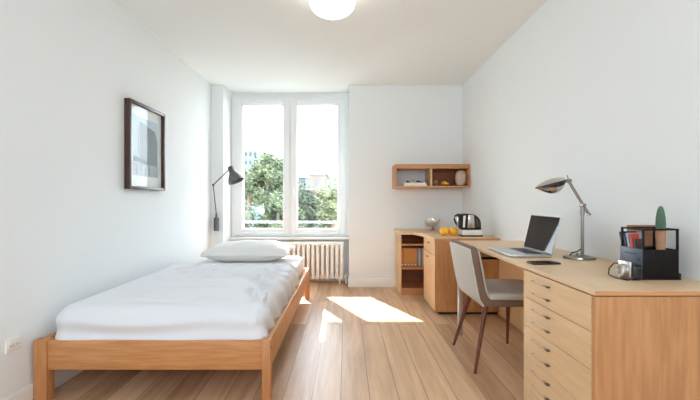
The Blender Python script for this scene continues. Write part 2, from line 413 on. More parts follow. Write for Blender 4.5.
def ridge(d, w): return math.exp(-(d/w)**2)
FOLDS = []   # (start, end, width, height) folds in the top plane
rr = random.Random(3)
for (ax, ay, bx, by, w, h) in (
    (-.48, 2.16, -.62, 2.62, .034, .012), (-1.35, 2.25, -.75, 2.22, .03, .006), (-1.45, 2.5, -.7, 2.68, .05, .004), (-1.4, 2.85, -.8, 2.75, .045, .004), (-.44, 2.32, -.62, 2.85, .024, .012), (-.43, 2.55, -.75, 2.95, .028, .010),
    (-.42, 2.75, -.70, 3.15, .026, .010), (-.45, 3.0, -1.0, 3.12, .022, .009), (-.45, 3.16, -1.15, 3.22, .02, .010),
    (-.50, 3.30, -1.25, 3.28, .02, .009), (-.6, 2.95, -1.3, 2.9, .026, .006), (-1.3, 3.05, -.9, 3.25, .022, .009),
    (-.50, 3.42, -.9, 3.36, .018, .009), (-1.45, 3.2, -1.0, 3.36, .022, .009), (-.6, 2.3, -1.3, 2.42, .05, .006),
    (-.46, 2.18, -.52, 2.5, .022, .010)):
    FOLDS.append((Vector((ax, ay)), Vector((bx, by)), w, h))
def fold_h(p):
    q = Vector((p.x + .03*noise.noise(Vector((p.y*4, p.x*4, 1))), p.y + .03*noise.noise(Vector((p.x*4, p.y*4, 5))))); s = 0
    for A, B, w, h in FOLDS:
        ab = B-A; t = max(0, min(1, (q-A).dot(ab)/ab.length_squared))
        d = (q-(A+ab*t)).length
        s += 3.2*h*ridge(d, w*.55)*(1-abs(2*t-1)**3)
    return s
def sheet_disp(p, n):
    s = .010*noise.noise(Vector((p.x*2.2, p.y*2.2, p.z*3)))
    s += fold_h(p)*max(0, .3+.7*n.z)
    if p.y < 2.25:      # foot end: long level folds
        s += .013*math.sin(p.z*62+5*noise.noise(Vector((p.x*1.4, 0, p.z*2))))*max(0, noise.noise(Vector((p.x*1.3+4, p.z*2, 0)))+.5)*max(0, -n.y)
    if n.x > .5:        # side: diagonal pulls
        s += .013*math.sin(p.y*26+p.z*30+3*noise.noise(Vector((0, p.y*2, p.z*2))))*n.x
    if p.y > 3.35: s += .010*ridge(p.y-(3.52+.05*noise.noise(Vector((p.x*3, 0, 0)))), .035)   # turned hem
    s += .004
    out = n*s
    if p.y > 3.3: out.y += .09*noise.noise(Vector((p.x*1.7+2, 0, 0)))*(p.y-3.3)/.25
    return out
mb = MB(); mb.merge(roundbox(MX0-.012, MX1+.014, MY0-.016, 3.62, .20, MZ1+.016, .085, .014, sheet_disp,
    lambda c: c.z < .25 or (c.y > 3.54 and True)))
bmesh.ops.recalc_face_normals(mb.bm, faces=mb.bm.faces)
sh = mb.build('bed_sheet', M['sheet'], origin=((MX0+MX1)/2, MY0, MZ1))
tag(sh, 'white cotton bed cover with creases spread over the mattress up to the pillow', 'bedding')
so = sh.modifiers.new('thick', 'SOLIDIFY'); so.thickness = .008; so.offset = -1

# pillow
def pillow():
    t = bmesh.new(); n = 44; m = 30
    cx, cy, cz = -.935, 3.90, MZ1+.092; hx, hy, hz = .405, .28, .094
    for side in (1, -1):
        g = {}
        for i in range(n+1):
            for j in range(m+1):
                u = -1+2*i/n; v = -1+2*j/m
                pin = 1-.06*(1-v*v)*abs(u)**6
                x = u*hx*(1-.05*(1-abs(v))*abs(u)**2); y = v*hy*(1-.08*(1-abs(u))**1*abs(v)**2)
                th = (max(0, 1-abs(u)**2.6)**.55)*(max(0, 1-abs(v)**2.6)**.6)
                w = .012*noise.noise(Vector((x*7, y*7, side*2)))*th + .007*math.sin(12*u+9*v*v)*ridge(abs(u)-.85, .15)*th
                z = side*(hz*th)+w
                if side < 0: z = max(z, -hz*.96)
                g[i, j] = t.verts.new((cx+x, cy+y, cz+z+.01*(v)))
        for i in range(n):
            for j in range(m):
                f = (g[i, j], g[i+1, j], g[i+1, j+1], g[i, j+1]); t.faces.new(f if side > 0 else f[::-1])
    bmesh.ops.remove_doubles(t, verts=t.verts, dist=.0005)
    bmesh.ops.recalc_face_normals(t, faces=t.faces)
    return t
mb = MB(); mb.merge(pillow()); p = mb.build('pillow', M['pillow'], origin=(-.925, 3.9, MZ1))
tag(p, 'plump white pillow at the window end of the bed', 'pillow')

# ------------------------------------------------------------------ picture on left wall
pf = thing('framed_picture', (XL, 3.3, 1.145), 'dark brown framed print of a grey tower with wide white mat', 'picture')
py0, py1, pz0, pz1 = 2.965, 3.545, 1.147, 1.822
b = MB(); fw = .022
for (a0, a1, c0, c1) in ((py0, py0+fw, pz0, pz1), (py1-fw, py1, pz0, pz1), (py0+fw, py1-fw, pz0, pz0+fw), (py0+fw, py1-fw, pz1-fw, pz1)):
    b.box(XL, XL+.045, a0, a1, c0, c1, .002)
b.build('frame', M['frame'], pf)
b = MB(); b.box(XL+.002, XL+.016, py0+fw, py1-fw, pz0+fw, pz1-fw); b.build('mat_board', M['mat'], pf)
iy0, iy1 = 3.05, 3.46
iz0 = 1.255; iz1 = 1.72
b = MB(); b.box(XL+.016, XL+.0175, iy0, iy1, iz0, iz1); pr = b.build('print', M['sky_print'], pf)
b = MB(); b.prism([(3.16, iz0), (iy1-.01, iz0), (iy1-.01, 1.55), (3.41, 1.64), (3.16, 1.685)], XL+.0175, XL+.0185, 'X'); b.build('tower_image', M['tower_print'], pr)
b = MB(); b.prism([(iy0, iz0), (iy1, iz0), (iy1, 1.345), (3.34, 1.352), (3.2, 1.34), (iy0, 1.36)], XL+.0185, XL+.019, 'X'); b.build('street_image', M['base_print'], pr)
b = MB(); b.prism([(3.06, 1.365), (3.28, 1.36), (3.28, 1.385), (3.23, 1.385), (3.23, 1.40), (3.17, 1.40), (3.17, 1.39), (3.06, 1.405)], XL+.019, XL+.0195, 'X')
for yy in (3.10, 3.17, 3.24, 3.30): b.box(XL+.019, XL+.0195, yy, yy+.012, 1.27, 1.33)
b.box(XL+.0185, XL+.019, 3.135, 3.14, 1.40, 1.62); b.build('building_image', M['dark_print'], pr)
b = MB(); b.box(XL+.026, XL+.028, py0+fw*.6, py1-fw*.6, pz0+fw*.6, pz1-fw*.6); b.build('picture_glass', M['pglass'], pf, smooth=False)

# ------------------------------------------------------------------ wall lamp on the pier
lx, ly = -1.572, YB
wl = thing('wall_lamp', (lx, ly, .69), 'dark grey jointed wall lamp reaching over the bed head', 'lamp')
b = MB(); b.cyl((lx, ly-.04, .690), (lx, ly-.04, .85), .030, n=24); b.cyl((lx, ly-.04, .85), (lx, ly-.04, .90), .014, .010); b.box(lx-.02, lx+.02, ly-.03, ly, .70, .79, .004)
b.build('wall_mount', M['gunm'], wl)
E = (lx-.012, ly-.12, 1.243); S = (lx+.212, ly-.20, 1.432)
b = MB(); b.cyl((lx, ly-.04, .89), E, .006); b.build('lower_arm', M['gunm'], wl)
b = MB(); b.cyl(E, S, .007); b.ball(E, .015); b.ball(S, .017); b.build('upper_arm', M['gunm'], wl)
ax = Vector((.42, -.10, -.9)).normalized(); base = Vector(S)-ax*-.02
b = MB()
prof = [(0, 0), (.03, .0), (.036, .02), (.036, .07), (.05, .09), (.075, .13), (.098, .19), (.095, .19), (.072, .13), (.047, .09), (.0, .085)]
b.lathe(prof, Vector(S)+Vector((.0, 0, .02)), 32, ax); b.build('lamp_shade', M['gunm'], wl)
b = MB(); b.ball(Vector(S)+ax*.135+Vector((0, 0, .02)), .032); b.build('bulb', M['white'], wl)

# ------------------------------------------------------------------ sockets
def socket(name, y0, y1, z0, z1, label):
    t = thing(name, (XL, (y0+y1)/2, z0), label, 'socket')
    b = MB(); b.box(XL, XL+.012, y0, y1, z0, z1, .003); b.build('plate', M['white'], t)
    for yy in (y0+(y1-y0)*.3, y0+(y1-y0)*.7):
        b = MB(); b.cyl((XL+.012, yy, (z0+z1)/2), (XL+.0145, yy, (z0+z1)/2), .017, n=24)
        o = b.build('outlet', M['trim'], t)
        b = MB()
        for d in (-.007, .007): b.cyl((XL+.0145, yy+d, (z0+z1)/2), (XL+.0150, yy+d, (z0+z1)/2), .0028, n=10)
        b.build('pin_hole', M['dark'], o)
socket('wall_socket', 1.925, 2.015, .318, .385, 'white double power socket on the left wall near the bed foot')
b = MB(); b.cyl((.17, YB-.006, .205), (.17, YB, .205), .014, n=16); b.cyl((.17, YB-.012, .205), (.17, YB-.006, .205), .006, n=12)
tag(b.build('cable_cap', M['trim'], origin=(.17, YB, .205)), 'tiny white cable cap low on the wall right of the radiator', 'wall fitting')

# ------------------------------------------------------------------ desk
DX0, DX1, DY0, DY1, DZ = .884, XR-.002, 1.424, 3.20, .740
desk = thing('desk', (1.15, DY0, 0), 'long pale wooden desk with drawer stack along the right wall', 'desk')
b = MB(); b.box(DX0, DX1, DY0, DY1, DZ-.017, DZ, .0015, 1); dt = b.build('desktop', M['top'], desk)
b = MB(); b.box(DX0+.002, DX1, DY0-.0015, DY0+.0005, DZ-.016, DZ-.001); b.build('edge_band', M['edge'], dt)
CY1 = 1.986
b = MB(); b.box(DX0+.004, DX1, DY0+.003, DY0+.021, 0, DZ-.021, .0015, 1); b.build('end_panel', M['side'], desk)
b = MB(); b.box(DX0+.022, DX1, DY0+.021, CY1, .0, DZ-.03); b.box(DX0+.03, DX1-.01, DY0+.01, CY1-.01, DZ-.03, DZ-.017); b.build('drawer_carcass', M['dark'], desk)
b = MB(); b.box(DX0+.004, DX1, CY1-.004, CY1+.014, 0, DZ-.021, .0015, 1); b.build('inner_panel', M['frontZ'], desk)
seams = [.719, .587, .448, .299, .150, .012]
for k in range(5):
    z1, z0 = seams[k]-.0015, seams[k+1]+.0015
    b = MB(); b.box(DX0+.002, DX0+.022, DY0+.0225, CY1-.005, z0, z1, .0012, 1); dr = b.build('drawer', M['front'], desk)
    yc = 1.78; h = z1-z0
    for zz in (z1-h*.27, z1-h*.72):
        b = MB()
        b.tube([(DX0-.012, yc+.11, zz), (DX0-.014, yc+.05, zz), (DX0-.014, yc-.035, zz)], .0015, 8)
        b.cyl((DX0-.013, yc+.105, zz), (DX0+.003, yc+.105, zz), .0015, n=8)
        b.cyl((DX0-.013, yc-.0, zz), (DX0+.003, yc-.0, zz), .0022, n=8)
        hd = b.build('drawer_pull', M['pullm'], dr)
        b = MB(); b.box(DX0-.014, DX0+.002, yc-.045, yc-.020, zz-.002, zz+.004, .0015); b.build('pull_end', M['bronze'], hd)
b = MB(); b.box(DX1-.02, DX1, CY1+.014, 3.655, .015, .70, .0015, 1); b.build('modesty_panel', M['frontZ'], desk)
b = MB(); b.box(DX0+.02, DX1-.02, DY1-.06, DY1-.04, .615, DZ-.017, .0015, 1); b.build('apron', M['front'], desk)
b = MB(); b.box(DX0+.06, DX1-.15, DY1-.065, DY1-.035, .598, .615); b.build('cross_rail', M['blackm'], desk)
b = MB(); b.box(DX0+.003, DX0+.036, DY1-.05, DY1-.012, 0, DZ-.017, .003); b.build('leg', M['alu'], desk)

# ------------------------------------------------------------------ laptop
lp = thing('laptop', (1.04, 2.43, DZ), 'open silver laptop with dark glossy screen on the desk', 'laptop')
LX0, LX1, LY0, LY1 = .928, 1.158, 2.245, 2.625
b = MB(); b.box(LX0, LX1, LY0, LY1, DZ+.003, DZ+.015, .003); b.box(LX0+.02, LX1-.02, LY0+.02, LY1-.02, DZ, DZ+.004); ba = b.build('base', M['alu'], lp)
b = MB()
for i in range(5):
    for j in range(13):
        x = LX1-.035-i*.0185; y = LY0+.05+j*.0216
        b.box(x-.0082, x+.0082, y, y+.0195, DZ+.015, DZ+.0162)
b.build('keyboard', M['keys'], ba)
b = MB(); b.box(LX0+.015, LX0+.085, 2.375, 2.495, DZ+.0149, DZ+.0153); b.build('trackpad', M['steel'], ba)
b = MB(); b.cyl((LX1+.001, LY0+.03, DZ+.014), (LX1+.001, LY1-.03, DZ+.014), .006); b.build('hinge', M['gunm'], lp)
ang = math.atan2(.050, .213); R = Matrix.Rotation(ang, 3, 'Y')
def lid(b, x0, x1, y0, y1, z0, z1, bev):
    t = MB(); t.box(x0, x1, y0, y1, z0, z1, bev)
    bmesh.ops.transform(t.bm, matrix=Matrix.Translation((LX1, 0, DZ+.016)) @ R.to_4x4(), verts=t.bm.verts); b.merge(t.bm)
b = MB(); lid(b, 0, .006, LY0, LY1, 0, .218, .0025); ld = b.build('lid', M['alu'], lp)
b = MB(); lid(b, -.001, .001, LY0+.004, LY1-.004, .006, .214, 0); b.build('screen', M['screen'], ld, smooth=False)

_c = Vector((1.04, 2.43, DZ)); lp.rotation_euler.z = math.radians(-1.6)

# ------------------------------------------------------------------ phone
ph = thing('smartphone', (1.0, 2.035, DZ), 'black smartphone lying flat on the desk before the lamp', 'phone')
Rp = Matrix.Rotation(math.radians(6), 3, 'Z')
b = MB(); b.box(.932, 1.078, 2.0, 2.072, DZ, DZ+.009, .004, 3, Rp); b.build('phone_body', M['black'], ph)
b = MB(); b.box(.936, 1.074, 2.004, 2.068, DZ+.0088, DZ+.0094, 0, 2, Rp); b.build('phone_screen', M['screen'], ph)
b = MB(); b.box(1.045, 1.07, 2.012, 2.055, DZ+.0094, DZ+.011, .0008, 2, Rp); b.build('camera_bump', M['slate'], ph)

# ------------------------------------------------------------------ desk lamp
px, py = 1.312, 2.22
dl = thing('desk_lamp', (px, py, DZ), 'silver jointed desk lamp with flared metal shade behind the laptop', 'lamp')
b = MB(); b.lathe([(0, 0), (.088, 0), (.090, .004), (.088, .012), (.06, .016), (.02, .019), (.016, .03), (0, .03)], (px-.02, py, DZ), 40)
for v in b.bm.verts: v.co = Vector((px-.018+(v.co.x-px+.02)*.9, py+(v.co.y-py)*.9, v.co.z))
b.build('lamp_base', M['nickel'], dl)
b = MB(); b.cyl((px, py, DZ+.015), (px, py, 1.0), .0085, n=20); b.cyl((px, py, .98), (px, py, 1.035), .0115, n=16); b.build('pole', M['nickel'], dl)
J = Vector((px, py, 1.035)); A0 = Vector((px+.035, py, .985)); A1 = Vector((1.235, py, 1.17))
b = MB()
for dy in (-.009, .009):
    b.cyl(A0+Vector((0, dy, 0)), A1+Vector((0, dy, 0)), .0035, n=10)
b.cyl(J+Vector((0, -.02, 0)), J+Vector((0, .02, 0)), .010, n=16)
b.cyl(A0+Vector((0, -.013, 0)), A0+Vector((0, .013, 0)), .006, n=12)
b.build('arm', M['nickel'], dl)
b = MB(); b.cyl(A1+Vector((0, -.016, 0)), A1+Vector((0, .016, 0)), .011, n=16); b.cyl(A1, A1+Vector((-.008, 0, .032)), .004, n=10)
b.cyl(A1, (1.205, py, 1.174), .005, n=12); b.cyl((1.195, py-.014, 1.178), (1.195, py+.014, 1.178), .010, n=14); b.build('joint', M['nickel'], dl)
P0 = Vector((1.215, py, 1.174)); P1 = Vector((1.050, py, 1.132))
def shade_part(th0, th1, m=14, n=22, off=0.0):
    """strip of the leaf-shaped shade between two angles round its axis (0 = straight up, 180 = down)"""
    t = bmesh.new(); g = []
    for shell in (0, 1):
        for i in range(n+1):
            u = i/n; c = P0.lerp(P1, u)
            up = .024*math.sin(PI*u**.8)**.8+.004; dn = .056*math.sin(PI*min(1, u**.62))**1.1+.004; wd = .050*math.sin(PI*u**.8)**.7+.004
            for j in range(m+1):
                th = math.radians(th0+(th1-th0)*j/m); k = 1-.05*shell+off
                vz = math.cos(th); vy = math.sin(th)
                g.append(t.verts.new((c.x+.02*dn*0, c.y-wd*vy*k, c.z+(up if vz > 0 else dn)*vz*k)))
    W = m+1; S = (n+1)*W
    for i in range(n):
        for j in range(m):
            a = i*W+j
            t.faces.new((g[a], g[a+1], g[a+W+1], g[a+W])); t.faces.new((g[S+a], g[S+a+W], g[S+a+W+1], g[S+a+1]))
    bmesh.ops.recalc_face_normals(t, faces=t.faces)
    return t
b = MB(); b.merge(shade_part(-150, 78)); lsd = b.build('lamp_shade', M['steel'], dl)
b = MB(); b.merge(shade_part(78, 112)); b.build('painted_reflection', M['black'], lsd)  # black strip painted in for a dark reflection on the polished shade
b = MB(); b.merge(shade_part(112, 180)); b.build('reflector', M['chrome'], lsd)
b = MB(); b.tube([(1.225, py-.03, DZ+.019), (1.235, py-.03, DZ+.035), (1.27, py-.02, DZ+.04), (px-.01, py, DZ+.05)], .003, 8); b.build('cord', M['blackm'], dl)

# ------------------------------------------------------------------ desk organizer with its contents
OX0, OX1, OY0, OY1, OZ1 = 1.20, 1.350, 1.622, 1.752, .862
og = thing('desk_organizer', (1.27, 1.69, DZ), 'black metal desk organizer with open frame and slate blue face', 'organizer')
tk = .004
b = MB(); b.box(OX0+tk, OX1, OY0, OY0+tk, DZ+.006, OZ1, .001); b.box(OX1-tk, OX1, OY0+tk, OY1, DZ+.006, OZ1, .001); b.box(OX0+tk, OX1-tk, OY1-tk, OY1, DZ+.006, OZ1, .001)
b.box(OX0+tk, OX1-tk, OY0+tk, OY1-tk, DZ+.006, DZ+.01); b.box(OX0-.004, OX1+.008, OY0-.004, OY1+.004, DZ, DZ+.006, .002)
b.build('bin', M['blackm'], og)
b = MB(); b.box(OX0, OX0+tk, OY0, OY1, DZ+.006, OZ1+.002, .001); fp = b.build('face_panel', M['slate'], og)
b = MB(); b.box(OX0-.001, OX0, OY0+.035, OY1-.03, .838, .844); b.build('slot', M['black'], fp)
b = MB(); b.box(OX0-.002, OX0, OY0+.013, OY0+.024, .815, .826); b.build('button', M['black'], fp)
b = MB(); q = .007
for y in (OY0, OY1-q):
    b.box(OX0+.004, OX0+.004+q, y, y+q, OZ1, .940); b.box(OX1-q, OX1, y, y+q, OZ1, .940); b.box(OX0+.004, OX1, y, y+q, .940, .940+q)
b.box(OX0+.004, OX0+.004+q, OY0+q, OY1-q, .940, .940+q); b.box(OX1-q, OX1, OY0+q, OY1-q, .940, .940+q)
b.build('open_frame', M['blackm'], og)
b = MB(); b.box(OX1, OX1+.012, OY0, OY0+.03, DZ+.006, DZ+.026, .004); b.build('side_foot', M['black'], og)
# books inside, leaning, seen from the left: spread along Y
bookdefs = [((236, 234, 228), (30, 28, 30), 'thin book with white pages and black cover, furthest back in the desk organizer', .195),
            ((40, 38, 58), (60, 58, 80), 'dark navy book second from the back in the desk organizer', .186),
            ((166, 180, 196), (150, 165, 184), 'pale blue grey book in the middle of the desk organizer', .190),
            ((226, 220, 212), (190, 60, 40), 'white and red book leaning in the desk organizer', .186),
            ((60, 44, 38), (70, 48, 40), 'dark brown book in front of the other leaning organizer books', .165)]
def book(name, c, w, th, h, mat_c, mat_p, rot, label, group=None, cat='book'):
    """upright book: spine faces -X; width w along X, thickness along Y, height h; rot leans it"""
    t = thing(name, c, label, cat, group)
    for nm, (x0, x1, y0, y1, z0, z1), m in (('cover', None, mat_c) if False else ('pages', (.003, w-.003, -th/2+.002, th/2-.002, .003, h-.003), mat_p),):
        b = MB(); b.box(x0+c[0], x1+c[0], y0+c[1], y1+c[1], z0+c[2], z1+c[2]); b.build(nm, m, t, smooth=False)
    b = MB(); cx, cy, cz = c
    b.box(cx, cx+.003, cy-th/2, cy+th/2, cz, cz+h, .001); b.box(cx+.003, cx+w, cy-th/2, cy-th/2+.002, cz, cz+h); b.box(cx+.003, cx+w, cy+th/2-.002, cy+th/2, cz, cz+h)
    b.build('cover', mat_c, t); t.rotation_euler = rot
    return t
pages = plain('book_pages', (232, 224, 208), .9)
yy = OY1-.040
for k, (cp, cc, lb, h) in enumerate(bookdefs):
    book('notebook', (OX0+.008, yy, DZ+.0115), (.07, .066, .06, .034, .028)[k], .012, h*.93, plain('cover_%d' % k, cc, .6), plain('pages_%d' % k, cp, .8), (-.30+.02*k, 0, 0), lb)
    yy -= .0165
# tall box behind, cactus
b = MB(); b.box(1.27, 1.392, 1.77, 1.81, DZ, .951, .002); o = b.build('document_box', M['brownbox'], origin=(1.33, 1.79, DZ))
tag(o, 'tan box file standing on the desk right behind the black organizer', 'box file')
cc = thing('potted_cactus', (1.296, 1.648, DZ+.0115), 'smooth green cone cactus in tan pot inside the desk organizer', 'plant')
b = MB(); b.lathe([(0, 0), (.014, 0), (.018, .19), (.016, .19), (.012, .01), (0, .01)], (1.298, 1.650, DZ+.0115), 28); b.build('pot', M['tan'], cc)
b = MB(); b.lathe([(0, 0), (.015, 0), (.0178, .02), (.0165, .05), (.0125, .078), (.008, .093), (.003, .099), (0, .100)], (1.298, 1.650, .940), 28); b.build('cactus', M['green'], cc)
# camera hanging in front of the slate face
cm = thing('compact_camera', (1.165, 1.665, DZ), 'small chrome camera with black strap leaning on the organizer', 'camera')
b = MB(); b.box(1.150, 1.192, 1.618, 1.712, DZ, DZ+.062, .014, 4); b.build('camera_body', M['black'], cm)
b = MB(); b.box(1.143, 1.155, 1.632, 1.704, DZ+.004, DZ+.074, .005, 3); b.build('chrome_plate', M['steel'], cm)
b = MB(); b.lathe([(0, 0), (.026, 0), (.028, .006), (.025, .018), (.022, .018), (.020, .008), (0, .006)], (1.145, 1.668, DZ+.036), 28, (-1, 0, 0)); b.build('lens', M['steel'], cm)
b = MB(); b.tube([(1.165, 1.71, DZ+.05), (1.150, 1.735, DZ+.055), (1.135, 1.745, DZ+.03), (1.13, 1.742, DZ+.004), (1.125, 1.715, DZ+.003), (1.115, 1.66, DZ+.003), (1.13, 1.625, DZ+.003), (1.16, 1.613, DZ+.02), (1.168, 1.617, DZ+.045)], .0028, 8); b.build('strap', M['black'], cm)

cm.location.y -= .02

# ------------------------------------------------------------------ chair
ch = thing('dining_chair', (1.03, 2.7, 0), 'light grey upholstered chair with walnut legs pushed under the desk', 'chair')
CY0, CY1c = 2.475, 2.935
def sl(pts): return pts
outer = [(.772, .765), (.782, .70), (.80, .60), (.815, .52), (.832, .45), (.865, .405), (.90, .398), (1.285, .405)]
inner = [(1.295, .42), (1.29, .44), (.91, .44), (.885, .455), (.866, .50), (.85, .58), (.832, .68), (.818, .76), (.80, .775), (.78, .775)]
b = MB(); b.prism(outer+inner, CY0, CY1c, 'Y', .008, 2); b.build('seat_shell', M['shell'], ch)
pan = [(.757, .758), (.768, .69), (.787, .59), (.802, .51), (.818, .44), (.846, .400)]
pan2 = [(x+.016, z+.004) for x, z in pan][::-1]
b = MB(); b.prism(pan+pan2, CY0-.001, CY1c+.001, 'Y', .006, 2); b.build('backrest', M['fabric'], ch)
pan3 = [(.815, .755), (.832, .68), (.85, .58), (.866, .50), (.883, .46)]; pan4 = [(x+.014, z) for x, z in pan3][::-1]
b = MB(); b.prism(pan3+pan4, CY0+.012, CY1c-.012, 'Y', .005, 2); b.build('back_cushion', M['fabric'], ch)
mb = MB(); mb.merge(roundbox(.885, 1.296, CY0-.002, CY1c+.002, .438, .482, .02, .02, lambda p, n: Vector((0, 0, .006*(1-((p.x-1.09)/.21)**2)*n.z if n.z > .5 else 0)))); mb.build('seat', M['fabric'], ch)
for (tx, ty, bx, by) in ((.885, 2.53, .79, 2.45), (.90, 2.88, .79, 2.935), (1.17, 2.88, 1.195, 2.965), (1.17, 2.53, 1.195, 2.45)):
    b = MB(); b.cyl((bx, by, 0), (tx, ty, .41), .009, .017, 16); b.build('leg', M['walnut'], ch)

# ------------------------------------------------------------------ low cabinets in the corner
CT = .713; CTT = .035; KX, KY0, KY1 = .82, 3.69, 4.22
b = MB(); b.prism([(.592, YB-.001), (.592, 4.452), (.742, 4.452), (.806, 4.20), (.812, KY0-.012), (XR-.001, KY0-.012), (XR-.001, YB-.001)], CT-CTT, CT, 'Z', .002, 1)
wt = b.build('worktop', M['top'], origin=(1.1, 4.2, CT-CTT)); tag(wt, 'pale wooden L-shaped worktop over the corner cabinet and bookcase', 'worktop')
b = MB(); b.box(.814, XR-.003, KY0-.0135, KY0-.0115, CT-CTT+.002, CT-.002); eb = b.build('edge_band', M['sideX'], wt)
cb = thing('base_cabinet', (1.1, KY0, 0), 'corner cabinet with shade-toned amber end panel and small drawer over a door', 'cabinet')
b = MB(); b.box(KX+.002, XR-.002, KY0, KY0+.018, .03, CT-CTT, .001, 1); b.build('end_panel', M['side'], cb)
b = MB(); b.box(KX+.02, XR-.002, KY0+.018, KY1, .03, CT-CTT); b.build('carcass', M['frontZ'], cb)
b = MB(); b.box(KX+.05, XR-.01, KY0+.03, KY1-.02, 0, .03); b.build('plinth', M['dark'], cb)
b = MB(); b.box(KX, KX+.018, KY0+.003, KY1, .553, CT-CTT-.003, .0015, 1); d1 = b.build('drawer', M['frontZ'], cb)
b = MB(); b.box(KX, KX+.018, KY0+.003, KY1, .032, .549, .0015, 1); d2 = b.build('door', M['frontZ'], cb)
for d, zz, y in ((d1, .645, 3.95), (d2, .50, 4.02)):
    b = MB(); b.tube([(KX, y+.04, zz), (KX-.014, y+.035, zz), (KX-.014, y-.035, zz), (KX, y-.04, zz)], .0035, 8); b.build('handle', M['bronze'], d)
bc = thing('bookcase', (.9, 4.47, 0), 'narrow open bookcase with three levels left of the corner cabinet', 'bookcase')
b = MB(); b.box(.598, .62, 4.47, YB-.013, 0, CT-CTT, .001, 1); b.build('side_panel', M['frontZ'], bc)
b = MB(); b.box(1.0, 1.02, 4.47, YB-.013, 0, CT-CTT, .001, 1); b.build('side_panel', M['frontZ'], bc)
b = MB(); b.box(.62, 1.0, YB-.025, YB-.014, .0, CT-CTT); b.build('back_panel', M['shelfback'], bc)
for z0, z1 in ((.055, .075), (.288, .306), (.552, .570)):
    b = MB(); b.box(.62, 1.0, 4.474, YB-.025, z0, z1, .001, 1); b.build('shelf', M['sideX'], bc)
b = MB(); b.box(.62, 1.0, 4.476, 4.494, 0, .054, .001, 1); b.build('kickboard', M['sideX'], bc)
# books on its middle shelf
x = .623
row = [('orange', .037, .210)]*4+[('orange', .037, .208)]+[('grey', .022, .205), ('white', .020, .208), ('grey', .021, .202), ('white', .02, .207), ('grey', .022, .205)]
cmats = {'orange': plain('ochre_binding', (214, 146, 78), .6, var=.05, vscale=30), 'grey': plain('grey_binding', (140, 138, 136), .6), 'white': plain('off_white_binding', (212, 206, 196), .6)}
ords = {'orange': 0, 'grey': 0, 'white': 0}
olab = ['ochre binder against the left side of the bookcase', 'ochre binder second from the left in the bookcase', 'ochre binder in the middle of the five ochre ones', 'ochre binder second before the thin grey books', 'ochre binder touching the first thin grey book']
glab = ['thin grey book touching the ochre binders in the bookcase', 'thin grey book between the two off-white ones in the bookcase', 'thin grey book at the right end of the bookcase row']
wlab = ['thin off-white book right after the first grey one in the bookcase', 'thin off-white book nearest the cabinet in the bookcase row']
for c, w, h in row:
    lab = {'orange': olab, 'grey': glab, 'white': wlab}[c][ords[c]]; ords[c] += 1
    t = thing('binder' if c == 'orange' else 'paperback', (x+w/2, 4.60, .306), lab, 'book', 'books on the middle shelf of the bookcase')
    b = MB(); b.box(x+.003, x+w-.003, 4.565, 4.725, .309, .306+h-.003); b.build('pages', pages, t, smooth=False)
    b = MB(); b.box(x, x+w-.0015, 4.56, 4.565, .306, .306+h, .0015); b.box(x, x+.003, 4.565, 4.73, .306, .306+h); b.box(x+w-.0045, x+w-.0015, 4.565, 4.73, .306, .306+h)
    b.build('cover', cmats[c], t)
    if c == 'orange':
        b = MB(); b.box(x+.008, x+w-.0095, 4.559, 4.5601, .318, .335); b.build('spine_label', M['white'], t)
    x += w

# ------------------------------------------------------------------ objects on the worktop
bw = thing('silver_bowl', (1.02, 4.70, CT), 'silver tulip-shaped footed bowl with petal rim on the worktop', 'bowl')
b = MB(); b.lathe([(0, 0), (.032, 0), (.034, .004), (.016, .008), (.010, .02), (.012, .03), (0, .034)], (1.02, 4.70, CT), 28); b.build('foot', M['nickel'], bw)
t = MB(); n = 72; t.lathe([(0, .028), (.026, .031), (.050, .045), (.068, .068), (.077, .092), (.080, .115), (.079, .138), (.076, .138), (.075, .115), (.072, .092), (.063, .070), (.046, .049), (0, .038)], (0, 0, 0), n)
for v in t.bm.verts:
    if v.co.z > .065:
        a = math.atan2(v.co.y, v.co.x); f = (v.co.z-.065)/.07
        v.co.z -= f*.050*(1-abs(math.cos(a*1.5+.4)))**1.5
        v.co.x *= 1+.05*f; v.co.y *= 1+.05*f
bmesh.ops.transform(t.bm, matrix=Matrix.Translation((1.02, 4.70, CT)), verts=t.bm.verts); t.build('petal_cup', M['silver'], bw)
def orange(x, y, r, label):
    t = thing('orange_fruit', (x, y, CT), label, 'fruit', 'oranges beside the kettle')
    b = MB(); b.ball((x, y, CT+r*.95), r, (1, 1, .95), 28); b.build('peel', M['orange'], t)
    b = MB(); b.ball((x-.01, y-.008, CT+r*1.88), .004, (1, 1, .6), 10); b.build('stem_button', M['green'], t)
orange(.966, 3.93, .046, 'left orange of the two on the worktop, nearer the silver bowl')
orange(1.058, 3.945, .044, 'right orange of the two, nearer the kettle')
kt = thing('electric_kettle', (1.2, 3.9, CT), 'black and silver kettle machine with curved handle on a white base', 'kettle')
b = MB(); b.box(1.115, 1.315, 3.84, 3.98, CT, CT+.012, .003); b.build('foot_plate', M['black'], kt)
b = MB(); b.box(1.118, 1.312, 3.838, 3.982, CT+.012, CT+.062, .008, 3); b.build('power_base', M['white'], kt)
prof = [(1.115, .778), (1.302, .778), (1.302, .84), (1.292, .875), (1.268, .905), (1.235, .925), (1.17, .932), (1.12, .926), (1.10, .915), (1.095, .905), (1.108, .90)]
b = MB(); b.prism(prof, 3.845, 3.975, 'Y', .01, 3); bd = b.build('kettle_body', M['black'], kt)
b = MB(); b.prism([(1.165, .795), (1.240, .795), (1.228, .918), (1.178, .922)], 3.838, 3.846, 'Y', .003, 2); b.build('silver_panel', M['steel'], bd)
b = MB(); b.prism([(1.122, .80), (1.142, .80), (1.150, .915), (1.128, .912)], 3.838, 3.846, 'Y', .003, 2); b.build('water_gauge', M['white'], bd)
b = MB()
